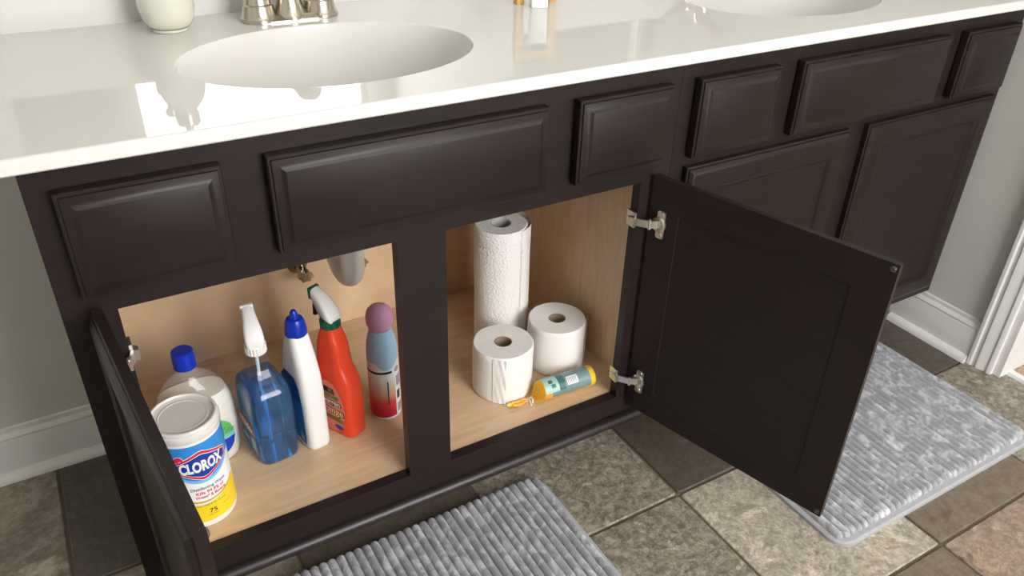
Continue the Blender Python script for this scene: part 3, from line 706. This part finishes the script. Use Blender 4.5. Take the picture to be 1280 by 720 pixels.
for k in range(4):
    xs_ = .012 + k * .008
    mesh_raw('leaf_vein', [(xs_, -.0392 * max(0, 1 - abs(xs_ / .0635) ** 2.6) ** (1 / 2.6) - .0012, .060), (xs_ + .012, -.0392 * max(0, 1 - abs((xs_ + .012) / .0635) ** 2.6) ** (1 / 2.6) - .0012, .084 - .004 * k), (xs_ + .0128, -.0392 * max(0, 1 - abs((xs_ + .0128) / .0635) ** 2.6) ** (1 / 2.6) - .0012, .0825 - .004 * k)], [(0, 1, 2)], 'pdgreen', t)

# ------------------------------------------------------------ spray heads
def spray_head(parent, z0, head_m, nozzle_m, trig_m, collar_m, sc=1.0, rc=.0165, rot=0):
    """nozzle points to local +y"""
    n = 40
    rs = [[((rc + (.0012 if (j % 2 and 0 < q < 3) else 0)) * cos(2 * pi * j / n), (rc + (.0012 if (j % 2 and 0 < q < 3) else 0)) * sin(2 * pi * j / n), z0 + z) for j in range(n)] for q, z in enumerate((0, .001, .015, .016))]
    build('collar', MB().rings(rs, True, True), collar_m, parent, 30)
    # side profile stations: (y, zlow, zhigh, half width)
    st = [(-.026, .022, .026, .007), (-.0245, .0216, .040, .0125), (-.018, .0216, .056, .0150), (-.006, .0216, .074, .0155), (.008, .0216, .088, .0145), (.022, .024, .099, .0130), (.036, .044, .107, .0115), (.050, .074, .112, .0105)]
    rs = []
    for y, zl_, zh, hw in st:
        cz_ = (zl_ + zh) / 2 * sc + z0; hz = (zh - zl_) / 2 * sc
        rs.append([(x, y * sc, cz_ + zz) for x, zz in srect(hw, hz, 3.2, 20)])
    h = build('spray_head', MB().rings(rs, True, True), head_m, parent, 45)
    nz = build('nozzle', MB().cbox(-.0105, .0105, .050 * sc, .062 * sc, z0 + .078 * sc, z0 + .1135 * sc, .0012), nozzle_m, parent, 35)
    tr = [(.040, .076, .007), (.046, .064, .008), (.049, .050, .008), (.050, .036, .0075), (.054, .022, .0065)]
    rs = [[(x, y * sc + yy, z0 + z * sc) for x, yy in srect(hw, .0042, 4, 16)] for y, z, hw in tr]
    tg = build('trigger', MB().rings(rs, True, True), trig_m, parent, 40)
    for o_ in (h, nz, tg): o_.rotation_euler = (0, 0, rot)

# window cleaner
t = thing('spray_bottle', 'clear spray bottle of blue window cleaner with white trigger head', 'spray bottle', (.2405, .1880, FLZ), radians(7))
pw = [(0, .030, .044), (.002, .034, .048), (.010, .037, .0505), (.10, .037, .0505), (.132, .0365, .0500), (.145, .0345, .046), (.154, .0300, .038), (.161, .0245, .029), (.170, .0205, .0230), (.186, .0165, .0170), (.198, .0140, .0140), (.212, .0135, .0135)]
build('bottle', loft(pw, 5, 48, True, False), 'clear', t, 60)
pl_ = [(.0016 if z == 0 else z, hx - .0014, hy - .0014) for z, hx, hy in pw if z < .15] + [(.1535, .0290, .0368)]
build('liquid', loft(pl_, 5, 48), 'blue_liquid', t, 60)
build('dip_tube', MB().tube([(0, 0, .212), (0, .004, .16), (.002, .016, .08), (.004, .028, .006)], .0028, 10), 'tube', t)
spray_head(t, .206, 'white', 'white', 'white', 'white', .62, rot=radians(-12))
X_ = -.0376
side_poly('label_panel', [(.042, .022), (-.040, .022), (-.040, .100), (.042, .100)], X_, 'pskyl', t).data.materials[0] = film_mat('label_film', (.75, .88, 1, 1), haze=.12, hazecol=rgb(120, 190, 235))
side_poly('label_red', [(.036, .060), (-.036, .060), (-.036, .082), (.036, .082)], X_ - .0003, 'pred2', t)
side_text('lettering', 'Windex', X_ - .0006, 0, .0715, 'pwhite', t, width=.062, height=.016, bold=.03)
side_poly('label_white', [(-.014, .028), (-.034, .028), (-.034, .052), (-.014, .052)], X_ - .0003, 'pskyl', t)
side_text('lettering', 'ORIGINAL', X_ - .0006, .008, .040, 'pwhite', t, width=.03, height=.006, bold=.02)

# toilet bowl cleaner
t = thing('cleaner_bottle', 'white bottle with tapered blue cap and teal label beside the blue spray bottle', 'bottle', (.3075, .1805, FLZ), radians(9))
pt_ = [(0, .0185, .039), (.002, .021, .042), (.008, .0225, .0435), (.12, .0225, .0435), (.150, .0220, .0405), (.175, .0208, .034), (.195, .0195, .027), (.212, .0182, .0205), (.222, .0170, .0175), (.226, .0160, .0160)]
build('bottle', loft(pt_, 4, 48), 'white', t, 50)
cap = build('cap', MB().lathe([(.0180, .2245), (.0186, .226), (.0180, .236), (.0155, .250), (.0130, .2545), (.0075, .2555), (.0068, .260), (.0062, .266), (.004, .2695)], 36), 'blue_cap', t)
for dx in (-.006, .004): build('grip_groove', MB().tube([(dx, -.0442 + .004, .126), (dx, -.0415 + .003, .150), (dx * .95, -.0352 + .0025, .176)], .0011, 8), 'white', t)
x_ = -.0231
side_poly('label', [(.034, .014), (-.033, .014), (-.036, .03), (-.036, .10), (-.030, .135), (-.018, .152), (.016, .152), (.034, .135)], x_, 'pclean', t)
side_poly('label_dark', [(.034, .090), (-.034, .108), (-.030, .135), (-.018, .1515), (.016, .1515), (.034, .135)], x_ - .0003, 'pcleand', t)
for k in range(7): side_text('lettering', 'toilet bowl cleaner', x_ - .0006, -.002, .030 + k * .0085, 'pskyl', t, width=.05, height=.0035)
side_poly('label_box', [(-.016, .018), (-.030, .018), (-.030, .034), (-.016, .034)], x_ - .0005, 'pskyl', t)

# orange cleaner
t = thing('spray_bottle', 'orange-red spray bottle with white trigger head and green nozzle', 'spray bottle', (.3665, .1820, FLZ), radians(25))
po = [(0, .0195, .042), (.002, .0222, .0455), (.010, .0235, .047), (.095, .0235, .047), (.118, .0230, .0440), (.132, .0215, .0370), (.145, .0200, .0305)]
for k in range(9): po.append((.150 + k * .005, .0198 - .0002 * k + (.0006 if k % 2 else 0), .0290 - .0006 * k + (.0010 if k % 2 else 0)))
po += [(.198, .0180, .0215), (.208, .0165, .0175), (.216, .0150, .0150), (.2205, .0145, .0145)]
build('bottle', loft(po, 4.2, 48), 'orange', t, 35)
spray_head(t, .2200, 'white', 'green', 'black', 'green', .58)
x_ = -.0239
oval = [(.037 * cos(2 * pi * j / 32) * (1 if cos(2 * pi * j / 32) < 0 else 1) - .001, .062 + .056 * sin(2 * pi * j / 32)) for j in range(32)]
side_poly('label', oval, x_, 'ppink', t)
side_poly('label_block', [(.022, .104), (-.014, .104), (-.018, .092), (.022, .092)], x_ - .0003, 'pblack', t)
side_poly('label_block', [(-.002, .1035), (-.010, .1035), (-.012, .0945), (-.002, .0945)], x_ - .0005, 'polive', t)
side_text('lettering', 'AWESOME', x_ - .0008, -.001, .086, 'pdgreen', t, width=.05, height=.009, bold=.03)
side_text('lettering', 'Oxygen', x_ - .0006, -.002, .0730, 'pblack', t, width=.058, height=.0160, bold=.06)
side_text('lettering', 'Oxygen', x_ - .0009, -.002, .0730, 'pwhite', t, width=.053, height=.0125, bold=.02)
side_text('lettering', 'Orange', x_ - .0006, -.003, .0540, 'pblack', t, width=.068, height=.024, bold=.06)
side_text('lettering', 'Orange', x_ - .0009, -.003, .0540, 'porange', t, width=.063, height=.0195, bold=.025)
side_poly('label_ribbon', [(.028, .043), (-.033, .041), (-.033, .031), (.028, .034)], x_ - .0004, 'polive', t)
side_poly('label_badge', [(-.020 + .010 * cos(2 * pi * j / 20), .0205 + .005 * sin(2 * pi * j / 20)) for j in range(20)], x_ - .0004, 'pnavy', t)

# air freshener can
t = thing('aerosol_can', 'air freshener aerosol can with round purple cap beside the centre stile', 'spray can', (.4525, .1790, FLZ))
RA = .0280
build('can', MB().lathe([(.0255, 0), (.0278, .0012), (.0282, .003), (.0275, .005), (RA, .007), (RA, .128)], 44), 'can_print' if 'can_print' in M else 'white', t)
build('shoulder', MB().lathe([(RA, .128), (.0280, .142), (.0268, .158), (.0240, .173), (.0205, .184), (.0190, .189)], 44), 'sky_can', t)
build('cap', MB().lathe([(.0160, .188), (.0205, .1925), (.0232, .200), (.0240, .209), (.0235, .217), (.0208, .226), (.0150, .2325), (.007, .2355), (0.0001, .236)], 40, cap1=False), 'purple', t)
cyl_patch('print_blue_dip', RA + .0002, -1.3, .75, .1295, lambda a: .1295 - .016 * max(0, 1 - ((a + .1) / .8) ** 2), 'sky_can', t)
cyl_patch('print_band', RA + .0003, -2.6, .42, .1105, .1055, 'pband', t, 40)
def fade_mat():
    m, nt, p = base_mat('print_fade'); tc = nd(nt, 'ShaderNodeTexCoord'); sx = nd(nt, 'ShaderNodeSeparateXYZ'); mr = nd(nt, 'ShaderNodeMapRange'); r = nd(nt, 'ShaderNodeValToRGB')
    mr.inputs[1].default_value = .006; mr.inputs[2].default_value = .092
    nt.links.new(tc.outputs['Object'], sx.inputs[0]); nt.links.new(sx.outputs[2], mr.inputs[0]); nt.links.new(mr.outputs[0], r.inputs[0]); nt.links.new(r.outputs[0], p.inputs[0])
    e = r.color_ramp.elements; e[0].color = rgb(196, 26, 74); e[1].color = rgb(232, 230, 230)
    for q, c_ in ((.25, (214, 40, 60)), (.42, (222, 84, 66)), (.58, (222, 160, 130)), (.75, (214, 196, 184))): e.new(q).color = rgb(*c_)
    p.inputs['Roughness'].default_value = .35; return m
M['fade'] = fade_mat()
cyl_patch('print_fade', RA + .0002, -2.6, .42, .092, .006, 'fade', t, 40)
cyl_patch('print_panel', RA + .0002, .42, 2.4, .112, .006, 'pwhite', t, 30)
cyl_patch('print_text_block', RA + .0004, .50, 1.25, .094, .070, 'pgrey', t, 10)
cyl_patch('print_navy_box', RA + .0004, .52, .86, .060, .041, 'pband', t, 10)
for k in range(6): cyl_patch('print_barcode', RA + .0004, .52, 1.1, .030 - k * .0034, .0282 - k * .0034, 'ptext', t, 8)
for rdx, mm, dr in ((.0115, 'pwhite', .0005), (.006, 'pgrey', .0007)):
    aa = .62; zz = .1095
    mesh_raw('round_badge', [((RA + dr) * sin(aa + rdx * cos(2 * pi * j / 24) / RA), -(RA + dr) * cos(aa + rdx * cos(2 * pi * j / 24) / RA), zz + rdx * sin(2 * pi * j / 24)) for j in range(24)], [tuple(range(24))], mm, t)
cyl_patch('print_figure', RA + .0005, -.16, -.08, .088, .036, 'ptext', t, 3)

# ------------------------------------------------------------ film-wrapped pack
t = thing('film_wrapped_pack', 'yellow roll wrapped in clear film with teal label and twisted tail, before the toilet paper', 'wrapped roll', (.779, .0635, FLZ + .0003), radians(-3))
def xcyl(mb, prof, n=32):
    rs = [[(x, r * cos(2 * pi * j / n) * 1.0, .0215 + r * sin(2 * pi * j / n)) for j in range(n)] for x, r in prof]
    return mb.rings(rs, True, True)
build('roll', xcyl(MB(), [(-.055, .0195), (-.053, .0205), (.055, .0205), (.057, .0195)]), 'pyel2', t)
def xpatch(name, x0, x1, a0_, a1_, m, rad, n=16):
    vs = []
    for i in range(n + 1):
        a = a0_ + (a1_ - a0_) * i / n
        for x in (x0, x1): vs.append((x, -rad * cos(a), .0215 + rad * sin(a)))
    o = mesh_raw(name, vs, [(2 * i, 2 * i + 1, 2 * i + 3, 2 * i + 2) for i in range(n)], m, t)
    for p in o.data.polygons: p.use_smooth = True
D_ = radians
xpatch('label_mint', -.054, -.024, D_(10), D_(150), 'pmint', .0207)
xpatch('label_dark_band', -.024, -.010, D_(-20), D_(150), 'pdteal', .0207)
xpatch('label_grey', -.010, .046, D_(-20), D_(150), 'pgteal', .0207)
xpatch('label_lower', -.040, .034, D_(-25), D_(12), 'pgteal', .0208)
xpatch('label_barcode_box', -.006, .018, D_(28), D_(75), 'pwhite', .0210)
for k in range(6): xpatch('barcode_bar', -.004 + k * .0034, -.0026 + k * .0034, D_(36), D_(68), 'pgrey', .0212, 6)
for x0 in (-.044,): 
    xpatch('print_square', x0, x0 + .009, D_(62), D_(82), 'pdteal', .0210, 6); xpatch('print_square', x0 + .004, x0 + .013, D_(36), D_(56), 'pdteal', .0210, 6)
xpatch('print_orange', -.054, -.040, D_(-25), D_(8), 'poran2', .0209)
# gathered film end, pleated, then the twist and the flattened tail
n = 36; rs = []
for x, r, am in ((-.0555, .0206, 0), (-.060, .0185, .0008), (-.066, .0120, .0016), (-.071, .0060, .0010), (-.074, .0035, .0002)):
    rs.append([(x, (r + am * (1 if j % 2 else -1)) * cos(2 * pi * j / n), .0215 - max(0, (-.056 - x)) * .75 + (r + am * (1 if j % 2 else -1)) * sin(2 * pi * j / n)) for j in range(n)])
build('film_gather', MB().rings(rs, False, True), film_mat('yellow_film', (1, .86, .3, 1), haze=.45, hazecol=rgb(246, 200, 60)), t, 0)
build('twist_tie', MB().tube([(-.076, -.008, .004), (-.074, -.004, .009), (-.0735, .003, .011), (-.076, .006, .006), (-.078, .001, .004), (-.080, -.010, .0025)], .0015, 8), 'white', t)
vs = []
for i in range(13):
    u = i / 12; x = -.075 - .052 * u; hw = .004 + .012 * u ** .7
    for q in range(9):
        s_ = -1 + 2 * q / 8; vs.append((x, s_ * hw + .006 * u, .0030 + .0045 * (1 - u * .5) + .0028 * sin(q * 2.1 + i * .5) * (.4 + u * .6)))
tail = mesh_raw('film_tail', vs, [(i * 9 + q, (i + 1) * 9 + q, (i + 1) * 9 + q + 1, i * 9 + q + 1) for i in range(12) for q in range(8)], 'clear', t)
vs = [(x, y, z + .0008) for x, y, z in vs]
mesh_raw('tail_print', vs, [(i * 9 + q, (i + 1) * 9 + q, (i + 1) * 9 + q + 1, i * 9 + q + 1) for i in range(2, 10) for q in range(1, 6)], 'poran2', tail)
mesh_raw('tail_print', [(x, y, z + .0004) for x, y, z in vs], [(i * 9 + q, (i + 1) * 9 + q, (i + 1) * 9 + q + 1, i * 9 + q + 1) for i in range(8, 11) for q in range(1, 6)], 'pyel2', tail)
rs = [[(x, r * cos(2 * pi * j / 24), .0215 + r * sin(2 * pi * j / 24)) for j in range(24)] for x, r in ((-.0555, .0214), (.056, .0214), (.061, .018), (.064, .010), (.066, .003))]
build('film_wrap', MB().rings(rs, False, True), 'clear', t)
bpy.context.view_layer.update()
